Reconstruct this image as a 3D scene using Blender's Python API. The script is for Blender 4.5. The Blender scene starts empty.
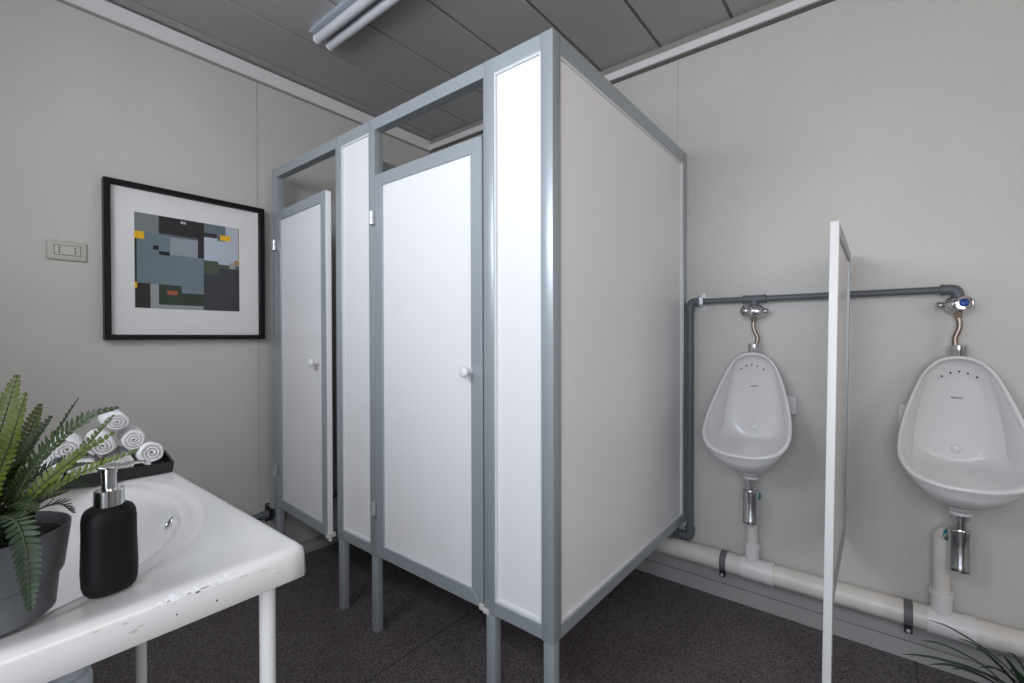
import bpy, bmesh, math, random
from mathutils import Vector, Matrix
random.seed(7)
sc = bpy.context.scene
C = sc.collection
PI = math.pi

# ------------------------------------------------------------------ materials
def mat(name, col, rough=.5, metal=0., spec=.5, bump=0., bscale=200., var=0., vscale=5., coat=0., trans=0., ior=1.45, sss=0.):
    m = bpy.data.materials.new(name); m.use_nodes = True
    nt = m.node_tree; b = nt.nodes['Principled BSDF']
    b.inputs['Base Color'].default_value = (*col, 1)
    b.inputs['Roughness'].default_value = rough
    b.inputs['Metallic'].default_value = metal
    b.inputs['Specular IOR Level'].default_value = spec
    b.inputs['Coat Weight'].default_value = coat
    b.inputs['Transmission Weight'].default_value = trans
    b.inputs['IOR'].default_value = ior
    tc = nt.nodes.new('ShaderNodeTexCoord')
    if var:
        n = nt.nodes.new('ShaderNodeTexNoise'); n.inputs['Scale'].default_value = vscale
        n.inputs['Detail'].default_value = 4
        r = nt.nodes.new('ShaderNodeValToRGB')
        r.color_ramp.elements[0].position = .3; r.color_ramp.elements[1].position = .7
        r.color_ramp.elements[0].color = (*[c * (1 - var) for c in col], 1)
        r.color_ramp.elements[1].color = (*[min(1, c * (1 + var)) for c in col], 1)
        nt.links.new(tc.outputs['Object'], n.inputs['Vector'])
        nt.links.new(n.outputs['Fac'], r.inputs['Fac'])
        nt.links.new(r.outputs['Color'], b.inputs['Base Color'])
    if bump:
        n2 = nt.nodes.new('ShaderNodeTexNoise'); n2.inputs['Scale'].default_value = bscale
        n2.inputs['Detail'].default_value = 3
        bp = nt.nodes.new('ShaderNodeBump'); bp.inputs['Strength'].default_value = bump
        bp.inputs['Distance'].default_value = .002
        nt.links.new(tc.outputs['Object'], n2.inputs['Vector'])
        nt.links.new(n2.outputs['Fac'], bp.inputs['Height'])
        nt.links.new(bp.outputs['Normal'], b.inputs['Normal'])
    return m

M = dict(
    wall=mat('wall_paint', (.57, .556, .525), .34, bump=.55, bscale=170, var=.03, vscale=3),
    ceil=mat('ceiling_metal', (.37, .355, .345), .45, metal=0, var=.03, vscale=2),
    ceil_gap=mat('ceiling_gap', (.012, .012, .012), .7),
    trim_light=mat('trim_light', (.76, .74, .74), .5),
    trim_grey=mat('trim_grey', (.30, .285, .26), .5),
    gap=mat('shadow_gap', (.10, .09, .08), .7),
    skirting=mat('skirting_grey', (.36, .355, .35), .4),
    alu=mat('anodised_aluminium', (.40, .44, .465), .36, metal=.35, bump=.05, bscale=90),
    alu_white=mat('white_aluminium', (.80, .80, .80), .35),
    panel=mat('white_melamine', (.83, .825, .83), .35, coat=.1),
    bead=mat('clear_bead', (.70, .71, .72), .3),
    white_plastic=mat('white_plastic', (.78, .78, .78), .3),
    old_plastic=mat('worn_plastic', (.62, .61, .58), .6),
    ceramic=mat('ceramic', (.70, .69, .69), .2, coat=.15),
    basin=mat('basin_enamel', (.72, .71, .70), .16, coat=.4, var=.015, vscale=9),
    chip=mat('chip_dark', (.03, .028, .027), .8),
    stain=mat('stain', (.50, .48, .46), .6),
    chip_white=mat('chip_white', (.82, .82, .84), .8, bump=1., bscale=300),
    chrome=mat('chrome', (.72, .72, .73), .12, metal=1),
    steel=mat('brushed_steel', (.52, .52, .52), .28, metal=1),
    copper=mat('tarnished_tube', (.36, .29, .25), .3, metal=.9),
    blue=mat('blue_button', (.01, .06, .30), .25),
    teal=mat('teal_film', (.0, .22, .30), .12, coat=.8),
    grey_pvc=mat('grey_pvc', (.115, .13, .145), .42),
    pvc=mat('white_pvc', (.70, .67, .62), .32, var=.05, vscale=14),
    pvc2=mat('white_pvc_fitting', (.74, .73, .72), .3),
    strap=mat('strap_grey', (.13, .13, .135), .5),
    zinc=mat('zinc_clip', (.6, .62, .64), .35, metal=.7),
    black=mat('black_frame', (.005, .005, .006), .40, spec=.25),
    mount=mat('passepartout', (.88, .87, .86), .8),
    socket=mat('socket_beige', (.52, .50, .43), .4),
    socket2=mat('socket_insert', (.56, .54, .47), .4),
    dark=mat('dark_hole', (.01, .01, .01), .8),
    bottle=mat('matt_black_bottle', (.006, .006, .007), .55, spec=.3),
    tray=mat('black_tray', (.012, .012, .013), .38, bump=.2, bscale=60),
    towel=mat('white_towel', (.86, .86, .87), .95, bump=1., bscale=700),
    pot=mat('grey_pot', (.105, .112, .122), .5, var=.03, vscale=30),
    soil=mat('soil', (.008, .007, .006), .95, bump=1, bscale=120),
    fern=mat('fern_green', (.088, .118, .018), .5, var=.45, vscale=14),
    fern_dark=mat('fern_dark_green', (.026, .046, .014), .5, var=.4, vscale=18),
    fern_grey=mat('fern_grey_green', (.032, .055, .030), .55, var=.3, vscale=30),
    stem=mat('fern_stem', (.035, .045, .015), .6),
    grass=mat('grass_green', (.028, .060, .030), .5, var=.4, vscale=10),
    tube=mat('fluorescent_tube', (.62, .62, .66), .25),
    fixture=mat('fixture_white', (.50, .54, .62), .4),
    trap=mat('trap_grey', (.45, .50, .56), .4),
    rubber=mat('black_rubber', (.015, .015, .015), .6),
    ground=mat('outside_ground', (.35, .34, .32), .9, bump=.5, bscale=20),
)
# grey speckled vinyl with welded seams between the sheets
def floor_mat():
    m = bpy.data.materials.new('speckled_vinyl'); m.use_nodes = True
    nt = m.node_tree; b = nt.nodes['Principled BSDF']
    tc = nt.nodes.new('ShaderNodeTexCoord')
    n = nt.nodes.new('ShaderNodeTexNoise'); n.inputs['Scale'].default_value = 210; n.inputs['Detail'].default_value = 3
    r = nt.nodes.new('ShaderNodeValToRGB')
    e = r.color_ramp.elements
    e[0].position = .36; e[0].color = (.040, .034, .036, 1)
    e[1].position = .68; e[1].color = (.22, .195, .203, 1)
    n3 = nt.nodes.new('ShaderNodeTexNoise'); n3.inputs['Scale'].default_value = 3.0; n3.inputs['Detail'].default_value = 4
    mx = nt.nodes.new('ShaderNodeMix'); mx.data_type = 'RGBA'; mx.blend_type = 'MULTIPLY'; mx.inputs[0].default_value = 1
    r3 = nt.nodes.new('ShaderNodeValToRGB'); r3.color_ramp.elements[0].color = (.80, .78, .78, 1); r3.color_ramp.elements[0].position = .3
    r3.color_ramp.elements[1].position = .7
    bp = nt.nodes.new('ShaderNodeBump'); bp.inputs['Strength'].default_value = .5; bp.inputs['Distance'].default_value = .001
    L = nt.links.new
    L(tc.outputs['Object'], n.inputs['Vector']); L(tc.outputs['Object'], n3.inputs['Vector'])
    L(n.outputs['Fac'], r.inputs['Fac']); L(n3.outputs['Fac'], r3.inputs['Fac'])
    L(r.outputs['Color'], mx.inputs[6]); L(r3.outputs['Color'], mx.inputs[7]); L(mx.outputs[2], b.inputs['Base Color'])
    L(n.outputs['Fac'], bp.inputs['Height']); L(bp.outputs['Normal'], b.inputs['Normal'])
    b.inputs['Roughness'].default_value = .5; b.inputs['Specular IOR Level'].default_value = .35
    return m
M['floor'] = floor_mat()
M['seam'] = mat('floor_seam', (.010, .009, .010), .8)
gl = mat('picture_glass', (1, 1, 1), .02, trans=1, ior=1.15, spec=.5); M['glass'] = gl

# ------------------------------------------------------------------ mesh helpers
def box(bm, x0, x1, y0, y1, z0, z1, bev=0., seg=2):
    x0, x1 = sorted((x0, x1)); y0, y1 = sorted((y0, y1)); z0, z1 = sorted((z0, z1))
    r = bmesh.ops.create_cube(bm, size=1)
    vs = r['verts']
    for v in vs:
        v.co = Vector(((x0 + x1) / 2 + v.co.x * (x1 - x0), (y0 + y1) / 2 + v.co.y * (y1 - y0), (z0 + z1) / 2 + v.co.z * (z1 - z0)))
    if bev:
        es = list({e for v in vs for e in v.link_edges})
        bmesh.ops.bevel(bm, geom=es, offset=bev, segments=seg, affect='EDGES', profile=.5)

def loft(bm, rings, closed=True, cap0=False, cap1=False, mi=0):
    R = [[bm.verts.new(p) for p in r] for r in rings]
    n = len(R[0])
    for a, b in zip(R[:-1], R[1:]):
        for i in range(n if closed else n - 1):
            j = (i + 1) % n
            try:
                f = bm.faces.new((a[i], a[j], b[j], b[i])); f.material_index = mi
            except ValueError: pass
    if cap0: bm.faces.new(list(reversed(R[0]))).material_index = mi
    if cap1: bm.faces.new(R[-1]).material_index = mi
    return R

def frame_of(d):
    d = d.normalized()
    up = Vector((0, 0, 1)) if abs(d.z) < .9 else Vector((1, 0, 0))
    a = d.cross(up).normalized(); return a, d.cross(a).normalized()

def tube(bm, pts, r, seg=16, caps=True):
    pts = [Vector(p) for p in pts]
    rr = r if isinstance(r, (list, tuple)) else [r] * len(pts)
    rings = []; a = None
    for i, p in enumerate(pts):
        d = (pts[min(i + 1, len(pts) - 1)] - pts[max(i - 1, 0)]).normalized()
        if a is None: a, b = frame_of(d)
        else:
            a = (a - d * a.dot(d)).normalized(); b = d.cross(a)
        rings.append([p + (a * math.cos(t) + b * math.sin(t)) * rr[i] for t in [2 * PI * k / seg for k in range(seg)]])
    loft(bm, rings, True, caps, caps)

def lathe(bm, prof, c, axis='Z', seg=32, caps=True):
    """prof: list of (radius, distance along axis); c the origin; axis letter or vector"""
    d = {'X': Vector((1, 0, 0)), 'Y': Vector((0, 1, 0)), 'Z': Vector((0, 0, 1))}.get(axis, None) if isinstance(axis, str) else Vector(axis).normalized()
    a, b = frame_of(d); c = Vector(c)
    rings = [[c + d * h + (a * math.cos(t) + b * math.sin(t)) * max(r, 1e-4) for t in [2 * PI * k / seg for k in range(seg)]] for r, h in prof]
    loft(bm, rings, True, caps, caps)

def catmull(pts, n=8):
    pts = [Vector(p) for p in pts]; P = [pts[0] * 2 - pts[1]] + pts + [pts[-1] * 2 - pts[-2]]
    out = []
    for i in range(1, len(P) - 2):
        for k in range(n):
            t = k / n; a, b, c, d = P[i - 1:i + 3]
            out.append(.5 * ((2 * b) + (c - a) * t + (2 * a - 5 * b + 4 * c - d) * t * t + (3 * b - a - 3 * c + d) * t ** 3))
    out.append(P[-2].copy()); return out

def bend(p0, corner, p1, r, n=6):
    """rounded corner between three points"""
    p0, c, p1 = Vector(p0), Vector(corner), Vector(p1)
    a = c + (p0 - c).normalized() * r; b = c + (p1 - c).normalized() * r
    return [a * (1 - t) ** 2 + c * 2 * t * (1 - t) + b * t * t for t in [k / n for k in range(n + 1)]]

def obj(name, bm, mats, parent=None, smooth=False, rot=None):
    if not isinstance(mats, (list, tuple)): mats = [mats]
    bmesh.ops.remove_doubles(bm, verts=bm.verts, dist=1e-6)
    bmesh.ops.recalc_face_normals(bm, faces=bm.faces)
    origin = Vector((0, 0, 0))
    p = parent
    while p is not None:
        origin += p.location; p = p.parent
    if rot: bmesh.ops.transform(bm, matrix=rot, verts=bm.verts)
    own = Vector((0, 0, 0))
    if bm.verts:
        cs = [v.co for v in bm.verts]
        own = Vector(((min(c.x for c in cs) + max(c.x for c in cs)) / 2, (min(c.y for c in cs) + max(c.y for c in cs)) / 2, min(c.z for c in cs)))
    for v in bm.verts: v.co -= own
    me = bpy.data.meshes.new(name); bm.to_mesh(me); bm.free()
    for m in mats: me.materials.append(M[m] if isinstance(m, str) else m)
    if smooth:
        for f in me.polygons: f.use_smooth = True
    o = bpy.data.objects.new(name, me); C.objects.link(o)
    o.location = own - origin
    if parent: o.parent = parent
    if smooth == 'auto':
        for e in me.edges: pass
    return o

def sharp(o, ang=35):
    """smooth with creases kept at hard corners"""
    me = o.data
    for f in me.polygons: f.use_smooth = True
    bm = bmesh.new(); bm.from_mesh(me)
    for e in bm.edges:
        if len(e.link_faces) == 2 and e.calc_face_angle(0) > math.radians(ang): e.smooth = False
    bm.to_mesh(me); bm.free(); return o

def thing(name, label, cat, loc, group=None):
    o = bpy.data.objects.new(name, None); C.objects.link(o); o.location = loc
    o.empty_display_size = .05
    return tag(o, label, cat, group)
def tag(o, label, cat, group=None):
    o['label'] = label; o['category'] = cat
    if group: o['group'] = group
    return o
def struct(name, bm, mats, parent=None):
    o = obj(name, bm, mats, parent); o['kind'] = 'structure'; return o
def B(*boxes, bev=0.):
    bm = bmesh.new()
    for b in boxes: box(bm, *b, bev=bev)
    return bm

# ------------------------------------------------------------------ the room
XL, XR, YB, YF, ZC = -2.40, 1.55, 2.106, -.36, 2.458
DX0, DX1, DZ = -.42, .62, 2.05                     # doorway behind the camera
fl = struct('floor', B((XL - .1, XR + .1, YF - .1, YB + .1, -.05, 0)), 'floor')
bm = bmesh.new()                                    # welded seams of the vinyl sheets
for x in (-1.30, .10):
    box(bm, x - .0012, x + .0012, YF, YB - .01, -.001, .0006)
struct('trim_1', bm, 'seam')
# left wall: panels with a fine joint
bm = B((XL - .08, XL, YF, .986, 0, ZC), (XL - .08, XL, .990, YB + .1, 0, ZC), (XL - .08, XL - .004, .98, .996, 0, ZC))
struct('wall_left', bm, 'wall')
bm = B((XL - .08, -.722, YB, YB + .08, 0, ZC), (-.7195, XR, YB, YB + .08, 0, ZC), (-.73, -.71, YB + .003, YB + .08, 0, ZC))
struct('wall_back', bm, 'wall')
WY0, WY1, WZ0, WZ1 = -.02, 1.12, 1.32, 2.12        # high window in the right wall, outside the frame
struct('wall_right', B((XR, XR + .08, YF - .08, WY0, 0, ZC), (XR, XR + .08, WY1, YB + .08, 0, ZC), (XR, XR + .08, WY0, WY1, 0, WZ0), (XR, XR + .08, WY0, WY1, WZ1, ZC)), 'wall')
struct('window_1', B((XR - .01, XR + .06, WY0 - .04, WY0 + .02, WZ0 - .04, WZ1 + .04), (XR - .01, XR + .06, WY1 - .02, WY1 + .04, WZ0 - .04, WZ1 + .04), (XR - .01, XR + .06, WY0 + .02, WY1 - .02, WZ0 - .04, WZ0 + .02), (XR - .01, XR + .06, WY0 + .02, WY1 - .02, WZ1 - .02, WZ1 + .04)), 'alu_white')
HX0, HX1, HZ0, HZ1 = -1.54, -.70, 1.58, 2.14       # high window over the washbasin, behind the camera
bm = B((XL, HX0, YF - .08, YF, 0, ZC), (HX1, DX0, YF - .08, YF, 0, ZC), (HX0, HX1, YF - .08, YF, 0, HZ0), (HX0, HX1, YF - .08, YF, HZ1, ZC), (DX1, XR, YF - .08, YF, 0, ZC), (DX0, DX1, YF - .08, YF, DZ, ZC))
struct('wall_front', bm, 'wall')
struct('window_2', B((HX0 - .04, HX0 + .02, YF - .06, YF + .01, HZ0 - .04, HZ1 + .04), (HX1 - .02, HX1 + .04, YF - .06, YF + .01, HZ0 - .04, HZ1 + .04), (HX0 + .02, HX1 - .02, YF - .06, YF + .01, HZ0 - .04, HZ0 + .02), (HX0 + .02, HX1 - .02, YF - .06, YF + .01, HZ1 - .02, HZ1 + .04)), 'alu_white')
# ceiling: long grey metal pans with dark joints
bm = bmesh.new()
xs = [XL] + [-2.325 + .3055 * i for i in range(13)] + [XR]
for a, b in zip(xs[:-1], xs[1:]):
    if b - a > .02: box(bm, a + (.018 if a == XL else .0070), b - .0070, YF, YB - .002, ZC, ZC + .02, bev=.0015, seg=1)
n0 = len(bm.faces)
box(bm, XL - .08, XR + .08, YF - .08, YB + .08, ZC + .018, ZC + .06)
bm.faces.ensure_lookup_table()
for f in bm.faces[n0:]: f.material_index = 1
struct('ceiling', bm, ['ceil', 'ceil_gap'])
# cornices
bm = B((XL, XL + .010, YF, YB, 2.388, 2.452)); struct('trim_2', bm, 'trim_light')
bm = B((XL, XL + .006, YF, YB, 2.378, 2.388)); struct('trim_3', bm, 'trim_grey')
bm = B((XL, XR, YB - .006, YB, 2.376, 2.392)); struct('trim_4', bm, 'gap')
bm = B((XL, XR, YB - .016, YB, 2.392, 2.426)); struct('trim_5', bm, 'trim_light')
bm = B((XL, XR, YB - .010, YB, 2.426, ZC)); struct('trim_6', bm, 'trim_grey')
# skirtings
struct('baseboard_back', B((XL + .09, XR, YB - .012, YB, 0, .060), (XL + .09, XR, YB - .006, YB, .062, .135)), 'skirting')
struct('baseboard_left', B((XL, XL + .09, YF, YB, 0, .036), bev=.006), 'skirting')
struct('baseboard_right', B((XR - .012, XR, YF, YB - .012, 0, .06)), 'skirting')
# door frame behind the camera, open doorway to daylight
bm = B((DX0 - .045, DX0, YF - .085, YF + .012, 0, DZ + .045), (DX1, DX1 + .045, YF - .085, YF + .012, 0, DZ + .045), (DX0, DX1, YF - .085, YF + .012, DZ, DZ + .045))
struct('door_1', bm, 'alu_white')
struct('trim_7', B((-8, 8, -9, YF - .1, -.12, -.02)), 'ground')

# ------------------------------------------------------------------ toilet cubicle
YP = 1.024
cub = thing('toilet_cubicle', 'pair of white panelled toilet cubicles in a grey aluminium frame with two doors', 'toilet cubicle', (-1.5, 1.56, 0))
def post(x0, x1, y0, y1, z0=0., z1=1.942):
    bm = B((x0, x1, y0, y1, max(z0, .290), z1), bev=.0025)
    if z0 < .2: box(bm, x0 + .005, x1 - .001, y0 + .003, y0 + .031, z0, .300, bev=.002)   # slimmer foot slid into the post
    return sharp(obj('post', bm, 'alu', cub))
post(-2.322, -2.282, YP, YP + .04)
post(-1.752, -1.712, YP, YP + .04)
post(-1.519, -1.481, YP, YP + .04)
post(-.931, -.891, YP, YP + .04)
post(-.721, -.681, YP, YP + .04)
post(-.721, -.681, YB - .04, YB - .001, .28)
post(-1.752, -1.712, YB - .04, YB - .001, .28)
obj('top_rail', B((-2.282, -.721, YP + .001, YP + .039, 1.898, 1.942), bev=.002), 'alu', cub)
obj('top_rail', B((-.720, -.682, YP + .04, YB - .04, 1.892, 1.942), bev=.002), 'alu', cub)
obj('top_rail', B((-1.750, -1.714, YP + .04, YB - .04, 1.860, 1.898), bev=.002), 'alu', cub)
obj('bottom_rail', B((-1.712, -1.519, YP + .001, YP + .039,   .292, .332), bev=.002), 'alu', cub)
obj('bottom_rail', B((-.891, -.721, YP + .001, YP + .039,   .292, .332), bev=.002), 'alu', cub)
obj('bottom_rail', B((-.720, -.682, YP + .04, YB - .04, .290, .328), bev=.002), 'alu', cub)
obj('bottom_rail', B((-1.750, -1.714, YP + .04, YB - .04, .29, .334), bev=.002), 'alu', cub)
def front_panel(x0, x1):
    p = obj('panel', B((x0 + .001, x1 - .001, YP + .012, YP + .028, .333, 1.897)), 'panel', cub)
    w = .006
    obj('glazing_bead', B((x0, x0 + w, YP + .004, YP + .012, .332, 1.898), (x1 - w, x1, YP + .004, YP + .012, .332, 1.898),
        (x0 + w, x1 - w, YP + .004, YP + .012, .332, .332 + w), (x0 + w, x1 - w, YP + .004, YP + .012, 1.898 - w, 1.898)), 'bead', p)
front_panel(-1.712, -1.519)
front_panel(-.891, -.721)
p = obj('panel', B((-.708, -.692, YP + .041, YB - .041, .329, 1.891)), 'panel', cub)
w = .008
obj('glazing_bead', B((-.692, -.686, YP + .04, YP + .04 + w, .328, 1.892), (-.692, -.684, YB - .04 - w, YB - .04, .328, 1.892),
    (-.692, -.686, YP + .04 + w, YB - .04 - w, .328, .328 + w * .6), (-.692, -.686, YP + .04 + w, YB - .04 - w, 1.892 - w, 1.892)), 'bead', p)
obj('panel', B((-1.740, -1.724, YP + .041, YB - .041, .335, 1.859)), 'panel', cub)

def cubicle_door(x0, x1, ang, knob_x, label=None):
    """leaf hinged at its left edge, opening towards the room"""
    z0, z1, fw = .298, 1.727, .044
    rot = Matrix.Translation((x0, YP, 0)) @ Matrix.Rotation(-ang, 4, 'Z') @ Matrix.Translation((-x0, -YP, 0))
    d = obj('door', B((x0 + fw - .004, x1 - fw + .004, YP + .006, YP + .019, z0 + fw - .004, z1 - fw + .004)), 'panel', cub, rot=rot)
    if label: d['label'] = label
    bm = bmesh.new()
    # mitred frame
    o = [(x0, z0), (x1, z0), (x1, z1), (x0, z1)]; i = [(x0 + fw, z0 + fw), (x1 - fw, z0 + fw), (x1 - fw, z1 - fw), (x0 + fw, z1 - fw)]
    for k in range(4):
        a, b = o[k], o[(k + 1) % 4]; c, e = i[(k + 1) % 4], i[k]
        fr = [bm.verts.new((q[0], YP - .001, q[1])) for q in (a, b, c, e)]
        bk = [bm.verts.new((q[0], YP + .024, q[1])) for q in (a, b, c, e)]
        bm.faces.new(fr); bm.faces.new(bk)
        for m_ in range(4): bm.faces.new((fr[m_], fr[(m_ + 1) % 4], bk[(m_ + 1) % 4], bk[m_]))
    bmesh.ops.bevel(bm, geom=[e for e in bm.edges], offset=.0004, segments=1, affect='EDGES')
    obj('door_frame', bm, 'alu', d, rot=rot)
    q = fw
    obj('edge_strip', B((x1, x1 + .0025, YP + .001, YP + .022, z0 + .004, z1 - .004)), 'alu_white' if ang else 'alu', d, rot=rot)
    bm = bmesh.new()
    lathe(bm, [(.009, 0), (.008, -.012), (.012, -.016), (.0155, -.020), (.0165, -.026), (.0155, -.031), (.011, -.034), (.004, -.035)], (knob_x, YP - .001, 1.014), 'Y', 24)
    sharp(obj('knob', bm, 'white_plastic', d, rot=rot), 50)
    for zc in (1.567, .478):
        bm = bmesh.new()
        for dz in (-.0245, .0005):
            lathe(bm, [(.0095, 0), (.0105, .001), (.0105, .023), (.0095, .024)], (x0 - .006, YP - .010, zc + dz), 'Z', 16)
        box(bm, x0 - .020, x0 - .004, YP - .004, YP - .001, zc - .024, zc + .024)
        obj('hinge', bm, 'zinc', d)
    bm = bmesh.new()                                # broken plastic corner caps at the free lower corner
    box(bm, x1 - .012, x1 + .006, YP - .004, YP + .034, z0 - .006, z0 + .012, bev=.002)
    box(bm, x1 + .004, x1 + .026, YP - .002, YP + .006, z0 - .012, z0 + .004, bev=.001)
    obj('corner_cap', bm, 'old_plastic', d, rot=rot)
    return d
cubicle_door(-1.478, -.939, math.radians(.0), -.988, 'closed white door with grey frame')
cubicle_door(-2.279, -1.776, math.radians(3.3), -1.86, 'white door standing slightly ajar')

# ------------------------------------------------------------------ urinals
def urinal(cx, label, bside):
    u = thing('urinal', label, 'urinal', (cx, YB, .575), 'white ceramic urinals on the back wall')
    def closed(ctrl, n=10):
        full = [(s * x, z) for s, x, z in [(1, x, z) for x, z in ctrl]] + [(-x, z) for x, z in reversed(ctrl[1:-1])]
        full = [Vector((x, 0, z)) for x, z in full]; m = len(full); out = []
        for i in range(m):
            a, b, c, d = full[(i - 1) % m], full[i], full[(i + 1) % m], full[(i + 2) % m]
            for k in range(n):
                t = k / n
                out.append(.5 * ((2 * b) + (c - a) * t + (2 * a - 5 * b + 4 * c - d) * t * t + (3 * b - a - 3 * c + d) * t ** 3))
        return out
    rim = closed([(0, 1.058), (.046, 1.047), (.083, 1.008), (.111, .945), (.136, .870), (.153, .79), (.150, .735), (.120, .696), (.066, .677), (0, .672)])
    back = closed([(0, 1.040), (.032, 1.030), (.055, .995), (.072, .935), (.087, .87), (.098, .79), (.094, .70), (.072, .625), (.038, .583), (0, .572)])
    oval = closed([(0, .960), (.028, .950), (.049, .92), (.062, .88), (.068, .835), (.066, .79), (.058, .752), (.042, .728), (.022, .716), (0, .713)])
    def dep(z): return .062 + .213 * min(1, max(0, (1.058 - z) / .386)) ** 1.75
    def P(p, d): return Vector((cx + p.x, YB - d, p.z))
    rings = []
    for k in range(9):
        t = k / 8 * PI / 2; r = []
        for q, p in zip(back, rim):
            s = 1 - math.cos(t)
            r.append(P(Vector((q.x + (p.x - q.x) * (s * .55 + math.sin(t) * .45), 0, q.z + (p.z - q.z) * s)), .002 + (dep(p.z) - .002) * math.sin(t)))
        rings.append(r)
    ctr = Vector((0, 0, .845))
    def inset(p, a): return p + (ctr - p).normalized() * a
    rings.append([P(inset(p, .003), dep(p.z) + .004) for p in rim])
    rings.append([P(inset(p, .008), dep(p.z) + .005) for p in rim])
    rings.append([P(inset(p, .0125), dep(p.z) + .002) for p in rim])
    for k in range(0, 11):
        t = k / 10 * PI / 2; r = []
        for p, q in zip(rim, oval):
            pi = inset(p, .0145); d0 = dep(p.z) - .004
            r.append(P(q + (pi - q) * math.cos(t) ** .95, .030 + (d0 - .030) * (1 - math.sin(t)) ** 1.0))
        rings.append(r)
    rings.append([P(inset(q, .003), .0296) for q in oval])
    rings.append([P(inset(q, .010), .0292) for q in oval])
    rings.append([P(ctr + (q - ctr) * .5, .0262) for q in oval])
    rings.append([P(ctr + (q - ctr) * .02, .0250) for q in oval])
    bm = bmesh.new(); loft(bm, rings, True, True, True)
    lathe(bm, [(.030, .60), (.030, .580), (.028, .574), (.020, .573)], (cx, YB - .105, 0), 'Z', 32)
    o = obj('bowl', bm, 'ceramic', u, smooth=True)
    # spray holes along the top of the hollow
    for k, (hx, hz) in enumerate([(-.040, -.019), (-.020, -.007), (0, -.002), (.020, -.007), (.041, -.019)]):
        bm = bmesh.new(); z = 1.014 + hz
        lathe(bm, [(.0026, 0), (.0026, -.004)], (cx + hx, YB - .0645 - (.012 if abs(hx) < .01 else .010 if abs(hx) < .03 else .004), z - .004), (0, 1, .25), 12)
        obj('spray_hole', bm, 'dark', u)
    bm = bmesh.new()
    lathe(bm, [(.014, 0), (.0135, -.0008), (.001, -.0010)], (cx + .0, YB - .0292, .752), 'Y', 24)
    obj('drain_disc', bm, 'ceramic', u, smooth=True)
    # little script maker's mark: a thin dark stroke of loops
    pts = []
    for k in range(25):
        t = k / 24; pts.append((cx - .014 + .028 * t, YB - .0296 , .9185 + .0022 * math.sin(t * 31) * (1.6 if t < .15 else 1) + .001 * t))
    bm = bmesh.new(); tube(bm, pts, .0007, 6); obj('printed_mark', bm, 'dark', u)
    # chrome inlet ferrule on top
    bm = bmesh.new(); lathe(bm, [(.0225, 0), (.0232, .002), (.0232, .037), (.0215, .0385), (.008, .039)], (cx + .002, YB - .040, 1.052), 'Z', 28)
    sharp(obj('inlet_ferrule', bm, 'chrome', u))
    # white fixing block on the wall behind one flank
    bx = cx + bside * .128
    bm = B((bx - .018, bx + .018, YB - .022, YB, .815, .885), bev=.004)
    obj('fixing_block', bm, 'white_plastic', u)
    return u
urinal(-.400, 'white ceramic urinal between the cubicle side and the narrow screen', 1)
urinal(.196, 'white ceramic urinal at right, beyond the narrow screen', -1)

# bottle traps
def bottle_trap(cx, label):
    t = thing('bottle_trap', label, 'drain trap', (cx, YB - .105, .40), 'chrome bottle traps under the urinals')
    y = YB - .105
    bm = bmesh.new(); lathe(bm, [(.0275, .562), (.0285, .564), (.0285, .571), (.024, .572)], (cx, y, 0), 'Z', 28)
    obj('washer', bm, 'white_plastic', t, smooth=False)
    bm = bmesh.new(); lathe(bm, [(.0255, .562), (.0255, .546), (.019, .544), (.019, .515), (.010, .514)], (cx, y, 0), 'Z', 28); sharp(obj('inlet_pipe', bm, 'chrome', t))
    bm = bmesh.new(); lathe(bm, [(.018, .515), (.0265, .514), (.0290, .511), (.0290, .494), (.0275, .493), (.0275, .402), (.0285, .400), (.0285, .386), (.025, .383), (.004, .383)], (cx, y, 0), 'Z', 32)
    sharp(obj('cup', bm, 'chrome', t))
    bm = bmesh.new(); tube(bm, [(cx - .02, y + .008, .478), (cx - .026, y + .042, .478)], .013, 20); sharp(obj('outlet', bm, 'chrome', t))
bottle_trap(-.398, 'chrome bottle trap beneath the urinal left of the screen')
bottle_trap(.198, 'chrome bottle trap beneath the far right urinal')

# ------------------------------------------------------------------ white waste pipe along the foot of the wall
YW = YB - .052; ZW = .179; RW = .0395
wp = thing('waste_pipe', 'thick cream plastic waste pipe along the foot of the back wall', 'pipe', (-.2, YW, ZW - RW))
bm = bmesh.new(); tube(bm, [(-2.0, YW, ZW - .006), (XR - .02, YW, ZW + .006)], RW, 32); sharp(obj('pipe_run', bm, 'pvc', wp))
def tee(cx, top, cap_teal, rz):
    bm = bmesh.new()
    tube(bm, [(cx - .036, YW, ZW), (cx + .062, YW, ZW)], RW + .003, 32)
    tube(bm, [(cx + .056, YW, ZW), (cx + .062, YW, ZW)], RW + .005, 32)
    tube(bm, [(cx + .074, YW, ZW), (cx + .080, YW, ZW)], RW + .006, 32)
    tube(bm, [(cx + .062, YW, ZW), (cx + .076, YW, ZW)], RW + .004, 32)
    tube(bm, [(cx, YW, ZW + .02), (cx, YW, ZW + .090)], rz + .005, 28)
    tube(bm, [(cx, YW, ZW + .090), (cx, YW, ZW + .104)], rz + .0085, 28)
    sharp(obj('tee_fitting', bm, 'pvc2', wp))
    bm = bmesh.new()
    tube(bm, [(cx, YW, ZW + .100), (cx, YW, top - .03)] + bend((cx, YW, top - .03), (cx, YW, top), (cx + .026, YW - .026, top), .022), rz, 28)
    sharp(obj('riser', bm, 'pvc', wp))
    e = Vector((cx + .0150, YW - .0150, top)); d = Vector((.7, -.7, 0)).normalized()
    bm = bmesh.new(); tube(bm, [e, e + d * .004], rz - .0012, 28)
    sharp(obj('rubber_seal', bm, 'teal', wp))
tee(-.402, .482, True, .0215)
tee(.160, .478, True, .0225)
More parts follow.
